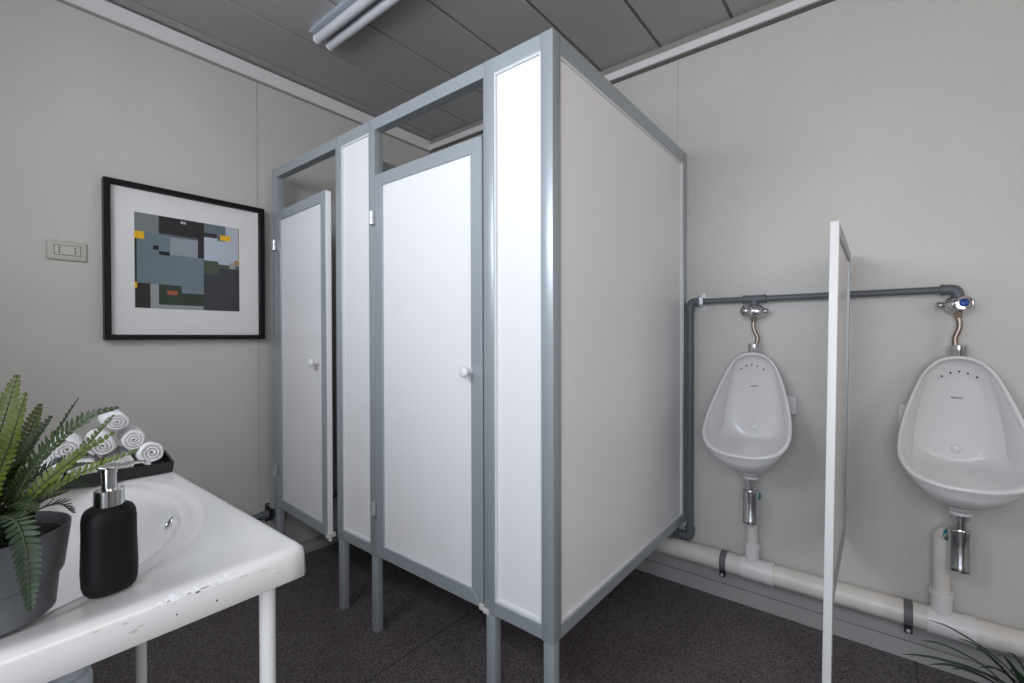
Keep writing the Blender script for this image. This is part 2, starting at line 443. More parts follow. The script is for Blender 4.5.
for cx, nm in ((-.507, 'grey band clamp on the waste pipe nearest the cubicle'), (.077, 'grey band clamp on the waste pipe right of the screen')):
    t = thing('band_clamp', nm, 'pipe clamp', (cx, YW, .09), 'band clamps holding the waste pipe')
    bm = bmesh.new(); r = RW + .0025; rg = []
    for k in range(33):
        a = 2 * PI * k / 32
        rg.append([Vector((cx + dx, YW + rr * math.cos(a), ZW + rr * math.sin(a))) for dx, rr in ((-.012, r - .002), (-.012, r), (.012, r), (.012, r - .002))])
    loft(bm, rg, True); obj('band', bm, 'strap', t)
    obj('clamp_block', B((cx - .011, cx + .011, YW - .040, YW - .018, ZW - .052, ZW - .032), bev=.003), 'rubber', t)
    bm = bmesh.new(); lathe(bm, [(.006, 0), (.006, -.004), (.003, -.005)], (cx, YW - .040, ZW - .042), 'Y', 12); obj('screw', bm, 'zinc', t)

# ------------------------------------------------------------------ grey water pipe over the urinals
YG = YB - .031; ZG = 1.273; RG = .0118
gp = thing('water_pipe', 'grey plastic water pipe with elbows running above the urinals', 'pipe', (-.2, YG, .22))
bm = bmesh.new(); tube(bm, [(-.63, YG, ZG), (.17, YG, ZG)], RG, 20); sharp(obj('pipe_run', bm, 'grey_pvc', gp))
bm = bmesh.new(); tube(bm, [(-.655, YG, 1.24), (-.655, YG, .26)], .0145, 20); sharp(obj('down_pipe', bm, 'grey_pvc', gp))
def elbow(c, a, b, r):
    c, a, b = Vector(c), Vector(a), Vector(b)
    bm = bmesh.new(); pts = [c + a * .04] + bend(c + a, c, c + b, .02) + [c + b * .04]
    tube(bm, pts, r, 20)
    tube(bm, [c + a * .034, c + a * .041], r * 1.1, 20); tube(bm, [c + b * .034, c + b * .041], r * 1.1, 20)
    sharp(obj('elbow', bm, 'grey_pvc', gp))
elbow((-.655, YG, ZG - .001), (1, 0, 0), (0, 0, -1), .0175)
elbow((-.655, YG, .235), (0, 0, 1), (-1, 0, 0), .0195)
elbow((.196, YG, ZG), (-1, 0, 0), (0, 0, -1), .0165)
bm = bmesh.new(); tube(bm, [(-.44, YG, ZG), (-.36, YG, ZG)], .0158, 20); tube(bm, [(-.40, YG, ZG), (-.40, YG, ZG - .034)], .0145, 20)
tube(bm, [(-.442, YG, ZG), (-.434, YG, ZG)], .0172, 20); tube(bm, [(-.366, YG, ZG), (-.358, YG, ZG)], .0172, 20)
sharp(obj('tee_fitting', bm, 'grey_pvc', gp))
bm = bmesh.new(); tube(bm, [(-.69, YG, .235), (-1.5, YG, .235)], .0135, 20); sharp(obj('pipe_run', bm, 'grey_pvc', gp))
bm = bmesh.new(); lathe(bm, [(.016, 0), (.018, .004), (.018, .018), (.012, .022), (.011, .034), (.014, .036), (.014, .042), (.006, .044)], (-.722, YG, .245), 'Z', 20); sharp(obj('stopcock', bm, 'grey_pvc', gp))
t = thing('pipe_clip', 'small metal clip on the grey water pipe beside the cubicle corner', 'pipe clip', (-.605, YB, 1.24))
bm = B((-.613, -.597, YB - .003, YB, 1.238, 1.310), (-.613, -.597, YG - .0165, YG - .0135, 1.262, 1.286), (-.613, -.597, YG - .0165, YB, 1.256, 1.259), (-.613, -.597, YG - .0165, YB, 1.2865, 1.2895))
obj('strap', bm, 'zinc', t)
bm = bmesh.new(); lathe(bm, [(.004, 0), (.004, -.002), (.002, -.003)], (-.605, YB - .003, 1.247), 'Y', 12); obj('screw', bm, 'steel', t)

def flush_valve(cx, label, face, hose):
    t = thing('flush_valve', label, 'flush valve', (cx, YG, 1.19), 'push button flush valves on the water pipe')
    z = 1.222; y = YG - .010; sg = -1 if face[0] < -.5 else 1
    bm = bmesh.new()
    lathe(bm, [(.014, -.036), (.020, -.030), (.0255, -.018), (.027, 0), (.0255, .016), (.020, .027), (.014, .034)], (cx + .004, y, z), 'X', 28)
    lathe(bm, [(.014, 0), (.014, .022)], (cx, YG, z + .016), 'Z', 20)
    sharp(obj('body', bm, 'chrome', t), 60)
    bm = bmesh.new(); lathe(bm, [(.007, 0), (.0105, .006), (.0105, .014), (.005, .018)], (cx - sg * .034, y, z), (-sg, 0, 0), 18)
    obj('side_nut', bm, 'steel', t, smooth=True)
    f = Vector(face).normalized()
    c = Vector((cx + (sg * .010), y, z)) + f * .016
    bm = bmesh.new(); lathe(bm, [(.022, 0), (.024, .004), (.024, .012), (.021, .018), (.0150, .0195)], c, f, 28); sharp(obj('escutcheon', bm, 'chrome', t), 40)
    bm = bmesh.new(); lathe(bm, [(.0125, .0185), (.0125, .0225), (.010, .0245), (.001, .025)], c, f, 24); sharp(obj('push_button', bm, 'steel' if sg < 0 else 'blue', t), 40)
    bm = bmesh.new(); lathe(bm, [(.009, -.022), (.0115, -.026), (.0115, -.040), (.009, -.042)], (cx, y, z), 'Z', 6); obj('nut', bm, 'copper', t)
    bm = bmesh.new(); tube(bm, catmull(hose, 6), .0078, 12); obj('supply_tube', bm, 'copper', t, smooth=True)
flush_valve(-.400, 'chrome flush valve above the urinal nearest the cubicle, button turned left', (-.75, -.62, .1),
            [(-.400, YG - .010, 1.184), (-.402, YG - .010, 1.160), (-.394, YG - .010, 1.135), (-.386, YG - .009, 1.115), (-.391, YB - .040, 1.088)])
flush_valve(.196, 'chrome flush valve with blue button at the pipe end, far right', (.02, -.98, .10),
            [(.196, YG - .010, 1.184), (.200, YG - .010, 1.160), (.198, YG - .010, 1.14), (.190, YG - .009, 1.115), (.190, YB - .040, 1.088)])

# ------------------------------------------------------------------ urinal screen
XS0, XS1 = -.104, -.084
us = thing('urinal_screen', 'narrow white urinal screen edge-on between the two urinals', 'partition', (-.094, 1.80, 0))
lean = Matrix.Identity(4); lean[0][2] = .0115; lean[0][3] = -.0115 * 1.421          # the screen stands a little out of plumb
YE = YB - .048
sharp(obj('front_post', B((XS0, XS1, 1.462, 1.497, 0, 1.421), bev=.002), 'alu_white', us, rot=lean))
obj('wall_post', B((XS0, XS1, YE - .03, YE, .40, 1.421), bev=.0015), 'alu', us, rot=lean)
obj('top_rail', B((XS0, XS1, 1.497, YE - .03, 1.388, 1.421), bev=.0015), 'alu', us, rot=lean)
obj('bottom_rail', B((XS0, XS1, 1.497, YE - .03, .40, .433), bev=.0015), 'alu', us, rot=lean)
obj('panel', B((XS0 + .006, XS1 - .006, 1.497, YE - .03, .433, 1.388)), 'panel', us, rot=lean)
for zz in (.50, 1.34): obj('wall_bracket', B((XS0 + .004, XS1 - .004, YE, YB, zz - .012, zz + .012)), 'alu', us, rot=lean)

# ------------------------------------------------------------------ framed picture
pf = thing('framed_picture', 'black framed abstract print of coloured blocks on the left wall', 'picture', (XL, .70, 1.115))
y0, y1, z0, z1 = .404, 1.003, 1.114, 1.752; fx = XL + .040; fw = .0205
bm = bmesh.new()
o = [(y0, z0), (y1, z0), (y1, z1), (y0, z1)]; i = [(y0 + fw, z0 + fw), (y1 - fw, z0 + fw), (y1 - fw, z1 - fw), (y0 + fw, z1 - fw)]
for k in range(4):
    qs = (o[k], o[(k + 1) % 4], i[(k + 1) % 4], i[k])
    fr = [bm.verts.new((fx, q[0], q[1])) for q in qs]; bk = [bm.verts.new((XL + .002, q[0], q[1])) for q in qs]
    bm.faces.new(fr); bm.faces.new(bk)
    for m_ in range(4): bm.faces.new((fr[m_], fr[(m_ + 1) % 4], bk[(m_ + 1) % 4], bk[m_]))
bmesh.ops.bevel(bm, geom=list(bm.edges), offset=.001, segments=1, affect='EDGES')
obj('frame', bm, 'black', pf)
obj('mount', B((XL + .004, XL + .014, y0 + fw - .003, y1 - fw + .003, z0 + fw - .003, z1 - fw + .003)), 'mount', pf)
cols = dict(bg=(.10, .12, .135), tl=(.20, .215, .225), bk=(.028, .026, .027), wh=(.5, .5, .49), s1=(.13, .17, .195), w=(.46, .51, .57), oc=(.42, .26, .10), ye=(.80, .47, .01),
            m=(.155, .205, .235), lt=(.285, .32, .355), b=(.010, .010, .013), br=(.030, .025, .022), lg=(.31, .33, .34), g=(.022, .040, .022), orr=(.36, .09, .03), ol=(.060, .085, .05), ds=(.042, .043, .052), gs=(.34, .33, .31))
art = [('bg', .5026, 1.6388, .8963, 1.2455), ('tl', .5026, 1.6388, .5841, 1.5596), ('bk', .5847, 1.6388, .7515, 1.5650), ('bk', .7270, 1.5765, .7513, 1.4700), ('wh', .6629, 1.6300, .6824, 1.6190),
       ('s1', .7515, 1.6388, .8386, 1.5995), ('w', .7513, 1.5766, .8963, 1.4607), ('w', .8389, 1.6388, .8963, 1.4607), ('bk', .7515, 1.5965, .8021, 1.5790), ('s1', .8059, 1.6101, .8383, 1.5668), ('oc', .8930, 1.6388, .8963, 1.4635),
       ('ol', .7506, 1.4719, .8083, 1.4121), ('ds', .7487, 1.4121, .8963, 1.2455), ('ol', .8083, 1.4560, .8559, 1.4377), ('ds', .8083, 1.4420, .8963, 1.40), ('m', .5104, 1.5600, .6227, 1.3500), ('m', .6223, 1.4781, .7487, 1.3162),
       ('lt', .6242, 1.5552, .7266, 1.4782), ('b', .5645, 1.5105, .5836, 1.4927), ('b', .5848, 1.4891, .6223, 1.4734), ('g', .5026, 1.5386, .5094, 1.3484), ('br', .5048, 1.3485, .5541, 1.2455), ('lg', .5541, 1.3488, .5829, 1.2455),
       ('g', .5829, 1.3476, .6647, 1.2627), ('g', .6640, 1.3162, .7487, 1.2627), ('ls', .5829, 1.2627, .7470, 1.2470), ('orr', .6130, 1.3240, .6495, 1.3062), ('gs', .8540, 1.4721, .8786, 1.4444), ('oc', .8751, 1.4855, .8963, 1.4633),
       ('ye', .5026, 1.5619, .5345, 1.5313), ('ye', .8166, 1.5958, .8592, 1.5717), ('ye', .5026, 1.3511, .5098, 1.3267)]
cols['ls'] = (.31, .33, .345)
keys = list(cols); am = [mat('ink_' + k, tuple(min(1, c * 1.15) for c in cols[k]), .7) for k in keys]
bm = bmesh.new()
for n, (k, a, b, c, d) in enumerate(art):
    n0 = len(bm.faces); x = XL + .0141 + n * .00006
    box(bm, XL + .0135, x, a, c, b, d); bm.faces.ensure_lookup_table()
    for f in bm.faces[n0:]: f.material_index = keys.index(k)
obj('print', bm, am, pf)
obj('glass', B((XL + .019, XL + .021, y0 + fw - .002, y1 - fw + .002, z0 + fw - .002, z1 - fw + .002)), 'glass', pf)

# ------------------------------------------------------------------ wall socket
ws = thing('wall_socket', 'beige double wall socket left of the framed picture', 'socket', (XL, .305, 1.412))
bm = B((XL, XL + .010, .248, .360, 1.413, 1.486), bev=.005); sharp(obj('plate', bm, 'socket', ws), 60)
obj('insert', B((XL + .009, XL + .0125, .269, .340, 1.434, 1.468), bev=.001), 'socket2', ws)
bm = bmesh.new(); box(bm, XL + .0095, XL + .0105, .2675, .3415, 1.4325, 1.4695); obj('joint', bm, 'dark', ws)
for yy in (.282, .326):
    for zz in (1.460, 1.451, 1.442):
        bm = bmesh.new(); lathe(bm, [(.0026, 0), (.0026, .0008)], (XL + .0125, yy, zz), 'X', 12); obj('hole', bm, 'dark', ws)

# grey pipe along the left wall
lp = thing('wall_pipe', 'dark grey pipe low on the left wall, running into the cubicle', 'pipe', (XL, .9, .225))
bm = bmesh.new(); tube(bm, [(XL + .028, YF + .01, .243), (XL + .028, 2.0, .243)], .0155, 20); sharp(obj('pipe_run', bm, 'grey_pvc', lp))
bm = bmesh.new(); tube(bm, [(XL + .028, .985, .243), (XL + .028, 1.075, .243)], .0205, 20); sharp(obj('coupling', bm, 'grey_pvc', lp))
t = thing('wall_pipe_clip', 'small clip holding the low grey pipe to the left wall', 'pipe clip', (XL, 1.02, .21))
obj('strap', B((XL, XL + .052, 1.012, 1.030, .2645, .268), (XL + .049, XL + .052, 1.012, 1.030, .22, .268), (XL, XL + .052, 1.012, 1.030, .218, .2215), (XL, XL + .003, 1.012, 1.030, .20, .290)), 'rubber', t)
bm = bmesh.new(); lathe(bm, [(.005, 0), (.005, .003), (.002, .004)], (XL + .003, 1.021, .280), 'X', 12); obj('screw', bm, 'steel', t)

# ------------------------------------------------------------------ ceiling light
lx0, lx1, ly0, ly1 = -1.915, -.69, 1.0, 1.135
cl = thing('ceiling_light', 'unlit twin fluorescent batten on the grey ceiling', 'ceiling light', ((lx0 + lx1) / 2, 1.06, ZC))
bm = bmesh.new()
prof = [(ly0 + .012, ZC), (ly0 + .0, ZC - .024), (ly0 + .006, ZC - .026), (1.045, ZC - .020), (1.075, ZC - .020), (ly1 - .006, ZC - .026), (ly1, ZC - .024), (ly1 - .012, ZC)]
loft(bm, [[Vector((x, y, z)) for y, z in prof] for x in (lx0, lx1)], True, True, True)
obj('housing', bm, 'fixture', cl)
for yy in (1.038, 1.096):
    zt = ZC - .042; r_ = .0185
    bm = bmesh.new(); tube(bm, [(lx0 + .012, yy, zt), (lx1 - .012, yy, zt)], r_, 24); sharp(obj('tube', bm, 'tube', cl))
    for xx in (lx0, lx1 - .012):
        bm = bmesh.new(); tube(bm, [(xx, yy, zt), (xx + .012, yy, zt)], r_ + .0008, 24)
        obj('lamp_holder', bm, 'white_plastic', cl)

# ------------------------------------------------------------------ wash basin
bx0, bx1, by0, by1, bz = -1.42, -.639, -.332, .332, .822
wcx, wcy = (bx0 + bx1) / 2, 0.
wb = thing('washbasin', 'white enamel washbasin on tubular legs with chipped front rim', 'washbasin', (wcx, wcy, 0))
N = 200
def rrect(hx, hy, r, t):
    c, s = math.cos(t), math.sin(t)
    # ray against a rounded rectangle
    k = min(hx / max(abs(c), 1e-9), hy / max(abs(s), 1e-9)); x, y = c * k, s * k
    if abs(x) > hx - r and abs(y) > hy - r:
        qx, qy = math.copysign(hx - r, x), math.copysign(hy - r, y)
        b = c * qx + s * qy; cc = qx * qx + qy * qy - r * r
        k = b + math.sqrt(max(0, b * b - cc)); x, y = c * k, s * k
    return x, y
def ring_rect(ins, z, r):
    return [Vector((wcx + x, wcy + y, z)) for x, y in (rrect((bx1 - bx0) / 2 - ins, (by1 - by0) / 2 - ins, r, 2 * PI * k / N) for k in range(N))]
def ring_el(a, b, z, pw=2.0, oy=0.):
    out = []
    for k in range(N):
        t = 2 * PI * k / N; c, s = math.cos(t), math.sin(t)
        k_ = 1 / ((abs(c) / a) ** pw + (abs(s) / b) ** pw) ** (1 / pw)
        out.append(Vector((wcx + c * k_, wcy + s * k_ + oy, z)))
    return out
bm = bmesh.new()
rings = [ring_rect(.010, .806, .008), ring_rect(.008, .782, .008), ring_rect(.002, .7795, .012), ring_rect(0, .781, .013), ring_rect(.002, .811, .015), ring_rect(.0035, .8165, .016), ring_rect(.0075, .8210, .018), ring_rect(.014, .8225, .020), ring_rect(.024, .8218, .022)]
rings += [ring_el(.352, .300, .8205, 2.15), ring_el(.347, .295, .8195, 2.1), ring_el(.342, .290, .8172, 2.1), ring_el(.328, .278, .8165, 2.05), ring_el(.318, .271, .8150), ring_el(.312, .265, .8110), ring_el(.306, .258, .802), ring_el(.296, .248, .785), ring_el(.280, .232, .758), ring_el(.255, .208, .728), ring_el(.215, .17, .704), ring_el(.15, .115, .690), ring_el(.07, .055, .684), ring_el(.026, .026, .681)]
rings += [ring_el(.024, .024, .674), ring_el(.03, .03, .668), ring_el(.08, .06, .672), ring_el(.17, .13, .682), ring_el(.235, .19, .697), ring_el(.275, .23, .722), ring_el(.300, .252, .755), ring_el(.315, .268, .795), ring_el(.33, .28, .808)]
loft(bm, rings, True)
basin = obj('basin', bm, 'basin', wb, smooth=True)
bm = bmesh.new(); lathe(bm, [(.024, 0), (.022, .002), (.008, .003), (.001, .003)], (wcx, wcy, .679), 'Z', 24); obj('plug_hole', bm, 'chrome', wb, smooth=True)
# overflow outlet on the side of the hollow
from mathutils.bvhtree import BVHTree
bt = BVHTree.FromPolygons([v.co + Vector(basin.location) + Vector(wb.location) for v in basin.data.vertices], [tuple(p.vertices) for p in basin.data.polygons])
hit, nrm, _, _ = bt.ray_cast(Vector((wcx, wcy, .796)), Vector((.062, .2520, 0)).normalized())
if nrm.dot(Vector((.130, .235, 0))) > 0: nrm = -nrm
oc = hit - nrm * .0004; od = nrm
bm = bmesh.new(); lathe(bm, [(.0110, 0), (.0120, .001), (.0115, .0026), (.0085, .003), (.0080, .001)], oc, od, 24, caps=False); ov = obj('overflow', bm, 'chrome', wb, smooth=True)
bm = bmesh.new(); lathe(bm, [(.0082, .0002), (.0082, .0014)], oc, od, 20); obj('overflow_hole', bm, 'dark', ov)
# chips and marks in the rim
def blot(bm, y, z, ry, rz, x=None, seed=0):
    rd = random.Random(seed); n = 14; f = []
    for k in range(n):
        t = 2 * PI * k / n; q = rd.uniform(.55, 1.25)
        zz = z + math.sin(t) * rz * q
        zz = min(zz, .8208); xx = bx1 - .002 * (max(zz, .778) - .778) / .033 if zz < .811 else (bx1 - .002 - .0015 * (zz - .811) / .0055 if zz < .8165 else bx1 - .0035 - .004 * (zz - .8165) / .0045)
        f.append(bm.verts.new((xx + .0004, y + math.cos(t) * ry * q, zz)))
    bm.faces.new(f)
bm = bmesh.new(); rd = random.Random(3)
for k, (y, z, ry, rz) in enumerate([(.199, .8155, .0045, .0011), (.192, .8135, .0030, .0010), (.163, .815, .0016, .0010), (.212, .795, .0014, .0013), (.171, .797, .0012, .0014)]):
    bm = bmesh.new(); blot(bm, y, z, ry, rz, seed=k); obj('chip', bm, 'chip', basin)
bm = bmesh.new()
for k, (y, z, ry, rz) in enumerate([(.131, .797, .004, .002), (.137, .800, .003, .0012), (.286, .799, .003, .001), (.266, .810, .004, .0009), (.292, .793, .002, .0008), (.124, .809, .003, .001), (.243, .812, .006, .0007), (.100, .812, .004, .0007)]):
    bm = bmesh.new(); blot(bm, y, z, ry, rz, seed=20 + k); obj('scuff', bm, 'stain', basin)
bm = bmesh.new()
for k in range(16):
    y = .157 + .064 * k / 15 + rd.uniform(-.003, .003)
    blot(bm, y, .8165 + rd.uniform(-.0022, .0018), .0050, .0026, seed=50 + k)
obj('bare_patch', bm, 'chip_white', basin)
# legs
for lx in (bx1 - .046, bx0 + .064):
    for ly in (by1 - .041, by0 + .041):
        bm = bmesh.new(); tube(bm, [(lx, ly, .0), (lx, ly, .80)], .0105, 20); leg = sharp(obj('leg', bm, 'white_plastic', wb))
        bm = bmesh.new(); lathe(bm, [(.028, .7765), (.028, .772), (.022, .768), (.012, .766), (.0105, .766)], (lx, ly, 0), 'Z', 28); obj('flange', bm, 'white_plastic', leg, smooth=True)
# waste trap under the bowl
bm = bmesh.new(); lathe(bm, [(.034, .668), (.034, .645), (.020, .640)], (wcx, wcy, 0), 'Z', 32)
tube(bm, [(wcx, wcy, .655)] + bend((wcx, wcy, .655), (wcx, wcy, .615), (wcx, .125, .615), .03) + [(wcx, .10, .615)], .019, 20)
lathe(bm, [(.020, .572), (.029, .570), (.031, .564), (.031, .540), (.028, .535), (.028, .47), (.028, .455), (.002, .455)], (wcx, .125, 0), 'Z', 32)
lathe(bm, [(.021, .634), (.021, .568)], (wcx, .125, 0), 'Z', 28)
tube(bm, [(wcx - .03, .125, .535), (wcx - .075, .09, .535), (wcx - .075, YF + .002, .535)], .019, 20)
sharp(obj('waste_trap', bm, 'trap', wb))

# ------------------------------------------------------------------ soap dispenser
sx, sy, sz = -.709, .1235, .8222
sd = thing('soap_dispenser', 'matt black soap dispenser with silver pump on the basin rim', 'soap dispenser', (sx, sy, sz))
def sup(a, b, z, pw, n=48, rotz=0.):
    out = []
    for k in range(n):
        t = 2 * PI * k / n; c, s = math.cos(t), math.sin(t)
        k_ = 1 / ((abs(c) / a) ** pw + (abs(s) / b) ** pw) ** (1 / pw)
        x, y = c * k_, s * k_
        out.append(Vector((sx + x * math.cos(rotz) - y * math.sin(rotz), sy + x * math.sin(rotz) + y * math.cos(rotz), z)))
    return out
A = PI / 2 + math.radians(8)
pr_ = [(a * .80, b * .88, z * .925) for a, b, z in [(.020, .012, 0), (.026, .017, .0012), (.0295, .0205, .005), (.0315, .0225, .012), (.0325, .023, .030), (.0312, .0220, .070), (.0312, .0222, .092), (.0300, .0212, .101), (.027, .0185, .1065), (.021, .0150, .1095), (.0150, .0140, .1105)]]
bm = bmesh.new(); loft(bm, [sup(a, b, sz + z, 2.7, rotz=A) for a, b, z in pr_], True, True, True); obj('bottle', bm, 'bottle', sd, smooth=True)
bm = bmesh.new(); lathe(bm, [(.0130, .1010), (.0142, .1018), (.0142, .1195), (.0135, .1203), (.009, .1206)], (sx, sy, sz), 'Z', 32); sharp(obj('collar', bm, 'chrome', sd))
bm = bmesh.new(); lathe(bm, [(.0072, .1203), (.0072, .139), (.0080, .1395), (.0080, .1445), (.004, .1452)], (sx, sy, sz), 'Z', 28); sharp(obj('pump_stem', bm, 'chrome', sd))
bm = bmesh.new(); d = Vector((.10, .995, 0)); n = Vector((.995, -.10, 0)); c0 = Vector((sx, sy, sz + .1465))
rg = []
for s, w_, h_, dz in [(-.012, .003, .0012, 0), (-.010, .008, .0020, 0), (-.004, .0105, .0026, .0), (.004, .0105, .0028, .0), (.012, .0070, .0022, .0004), (.022, .0048, .0019, .0006), (.032, .0040, .0017, -.0004), (.038, .0034, .0015, -.0018)]:
    c = c0 + d * s + Vector((0, 0, dz)); rg.append([c + n * w_ * math.cos(t) + Vector((0, 0, h_ * math.sin(t))) for t in [2 * PI * k / 16 for k in range(16)]])
loft(bm, rg, True, True, True); obj('nozzle', bm, 'chrome', sd, smooth=True)

# ------------------------------------------------------------------ tray and rolled towels
tx0, tx1, ty0, ty1, tz = -1.368, -1.222, -.13, .324, .8228
TR = Matrix.Translation((tx1, ty1, 0)) @ Matrix.Rotation(math.radians(-8), 4, 'Z') @ Matrix.Translation((-tx1, -ty1, 0))
tr = thing('tray', 'black rectangular tray under the rolled towels on the basin', 'tray', ((tx0 + tx1) / 2, .08, tz))
bm = bmesh.new()
def rr(x0, x1, y0, y1, z): return [Vector(p) for p in ((x0, y0, z), (x1, y0, z), (x1, y1, z), (x0, y1, z))]
fl_ = .003
loft(bm, [rr(tx0 + fl_, tx1 - fl_, ty0 + fl_, ty1 - fl_, tz), rr(tx0, tx1, ty0, ty1, tz + .024), rr(tx0 + .005, tx1 - .005, ty0 + .005, ty1 - .005, tz + .024), rr(tx0 + .008, tx1 - .008, ty0 + .008, ty1 - .008, tz + .005)], True, True, True)
bmesh.ops.bevel(bm, geom=list(bm.edges), offset=.0010, segments=2, affect='EDGES')
obj('dish', bm, 'tray', tr, rot=TR)
def towel(cx, cy, cz, ang, L, R, label, tilt=0., seed=0):
    rd = random.Random(seed)
    t = tag(bpy.data.objects.new('rolled_towel', None), label, 'towel', 'rolled white towels on the tray'); 
    bm = bmesh.new(); turns = 3.3; n = 84; th = R / (turns + .6)
    pts_o, pts_i = [], []
    ph = rd.uniform(0, 6)
    for k in range(n + 1):
        u = k / n; a = ph + u * turns * 2 * PI; r = th * .55 + (R - th * .55) * u
        wob = 1 + .05 * math.sin(a * 2 + seed) + .03 * math.sin(a * 5 + seed)
        sq = 1 if math.sin(a) > 0 else .93
        pts_o.append((r * wob * math.cos(a) * 1.05, r * wob * math.sin(a) * sq))
        r2 = max(.0005, r - th * .80); pts_i.append((r2 * wob * math.cos(a) * 1.05, r2 * wob * math.sin(a) * sq))
    prof = pts_o + pts_i[::-1]
    ns = 12; rg = []
    for s in range(ns + 1):
        v = s / ns; e = min(v, 1 - v) * L; k_ = 1 - .10 * max(0, 1 - e / .008) ** 2
        dx, dz = rd.uniform(-.0005, .0005), rd.uniform(-.0005, .0005)
        rg.append([Vector(((x * k_ + dx), (v - .5) * L + .002 * math.sin(i_ * .25 + seed) * (1 if v > .5 else -1) * (1 if e < .01 else 0), z * k_ + dz)) for i_, (x, z) in enumerate(prof)])
    loft(bm, rg, True)
    for rgi, fl2 in ((0, 1), (ns, 0)):
        a = rg[rgi]; m_ = len(pts_o)
        va = [bm.verts.new(p) for p in a]
        for k in range(m_ - 1):
            try: bm.faces.new((va[k], va[k + 1], va[2 * m_ - 2 - k], va[2 * m_ - 1 - k]))
            except ValueError: pass
    # core fill so no light shows through
    mt = TR @ Matrix.Translation((cx, cy, cz)) @ Matrix.Rotation(ang, 4, 'Z') @ Matrix.Rotation(tilt, 4, 'X')
    bpy.data.objects.remove(t)
    o = obj('rolled_towel', bm, 'towel', None, smooth=True, rot=mt)
    return tag(o, label, 'towel', 'rolled white towels on the tray')
R0 = .0245; zb = tz + .0052 + R0 * 1.05
tX = -1.290
towel(tX + .014, .2840, zb + .010, PI / 2 + .02, .112, R0 * 1.06, 'rolled white towel at the right end of the tray', tilt=-.13, seed=11)
towel(tX, .2300, zb, PI / 2 + .03, .118, R0, 'rolled white towel in the bottom row, second from the right end', seed=2)
towel(tX, .1780, zb, PI / 2 - .02, .118, R0, 'rolled white towel in the bottom row, third from the right end', seed=3)
towel(tX, .1260, zb, PI / 2 + .02, .118, R0, 'rolled white towel at the left of the bottom row, partly behind the fern', seed=4)
towel(tX - .010, .2560, zb + .0460, PI / 2 + .02, .108, R0 * .97, 'rolled white towel in the middle layer, rightmost', seed=5)
towel(tX + .006, .2040, zb + .0440, PI / 2 + .02, .118, R0, 'rolled white towel in the middle layer with its spiral end beside the fern tips', seed=16)
towel(tX, .1520, zb + .0440, PI / 2 + .02, .118, R0, 'rolled white towel in the middle layer, leftmost, behind the fern', seed=7)
towel(tX - .010, .2260, zb + .0870, PI / 2 + .05, .100, R0 * .92, 'rolled white towel on top of the pile', seed=8)

# ------------------------------------------------------------------ potted fern
px_, py_, pz_ = -.735, .027, .8222
pfn = thing('potted_fern', 'green fern in a grey two-tier pot on the basin corner', 'potted plant', (px_, py_, pz_))
bm = bmesh.new()
lathe(bm, [(.001, 0), (.051, 0), (.054, .002), (.0575, .038), (.0600, .0395), (.0612, .042), (.0670, .087), (.0670, .091), (.0650, .092), (.0635, .090), (.062, .080), (.001, .080)], (px_, py_, pz_), 'Z', 64)
sharp(obj('pot', bm, 'pot', pfn), 40)
bm = bmesh.new(); lathe(bm, [(.0612, .072), (.0612, .080), (.04, .083), (.001, .0835)], (px_, py_, pz_), 'Z', 32); obj('soil', bm, 'soil', pfn, smooth=True)

def frond(parent, path, wid, n, m, curl=.25, seed=0, r0=.0016, name='frond', broad=1.0, side=None):
    rd = random.Random(seed)
    pts = catmull(path, 10); L = [0]
    for a, b in zip(pts[:-1], pts[1:]): L.append(L[-1] + (b - a).length)
    tot = L[-1]
    bm = bmesh.new()
    k = len(pts); tube(bm, pts, [r0 * (1 - .75 * i / (k - 1)) for i in range(k)], 6)
    for f in bm.faces: f.material_index = 1
    def at(s):
        for i in range(len(L) - 1):
            if L[i + 1] >= s:
                u = (s - L[i]) / max(1e-9, L[i + 1] - L[i]); return pts[i].lerp(pts[i + 1], u), (pts[i + 1] - pts[i]).normalized()
        return pts[-1], (pts[-1] - pts[-2]).normalized()
    if side is None:
        chord = (pts[-1] - pts[0]).normalized(); bulge = (pts[len(pts) // 2] - (pts[0] + pts[-1]) / 2)
        up = bulge - chord * bulge.dot(chord)
        if up.length < .002: up = Vector((0, 0, 1)) - chord * chord.z
        if up.length < .05 * 0 + 1e-4: up = Vector((1, 0, 0))
        side = chord.cross(up).normalized()
    for i in range(n):
        u = .10 + .90 * (i + .5) / n; p, d = at(u * tot)
        w_ = wid * (math.sin(PI * min(1, (u * .86 + .14)) ** 1.15) ** .75) * rd.uniform(.9, 1.08) + .0015
        bw = tot / n * .36 * broad
        sd_ = (side - d * side.dot(d)).normalized(); nn = d.cross(sd_).normalized()
        for s in (-1, 1):
            fw_ = .30 + .45 * u + rd.uniform(-.06, .06)
            dr = (sd_ * s + d * fw_ + nn * rd.uniform(-.12, .12)).normalized()
            wd = (d - dr * d.dot(dr)).normalized()
            prev = None
            for q, ww in ((0, .35), (.2, .95), (.55, 1.0), (.82, .66), (1.0, .06)):
                c = p + dr * w_ * q + nn * (-curl * w_ * q * q) + d * (.10 * w_ * q * q)
                e = [bm.verts.new(c - wd * bw * ww), bm.verts.new(c + nn * bw * .18 * (1 - q)), bm.verts.new(c + wd * bw * ww)]
                if prev:
                    bm.faces.new((prev[0], prev[1], e[1], e[0])); bm.faces.new((prev[1], prev[2], e[2], e[1]))
                prev = e
    return obj(name, bm, [m, 'stem'], parent, smooth=True)
Bz = .904
def base(dx, dy): return (px_ + dx, py_ + dy, Bz)
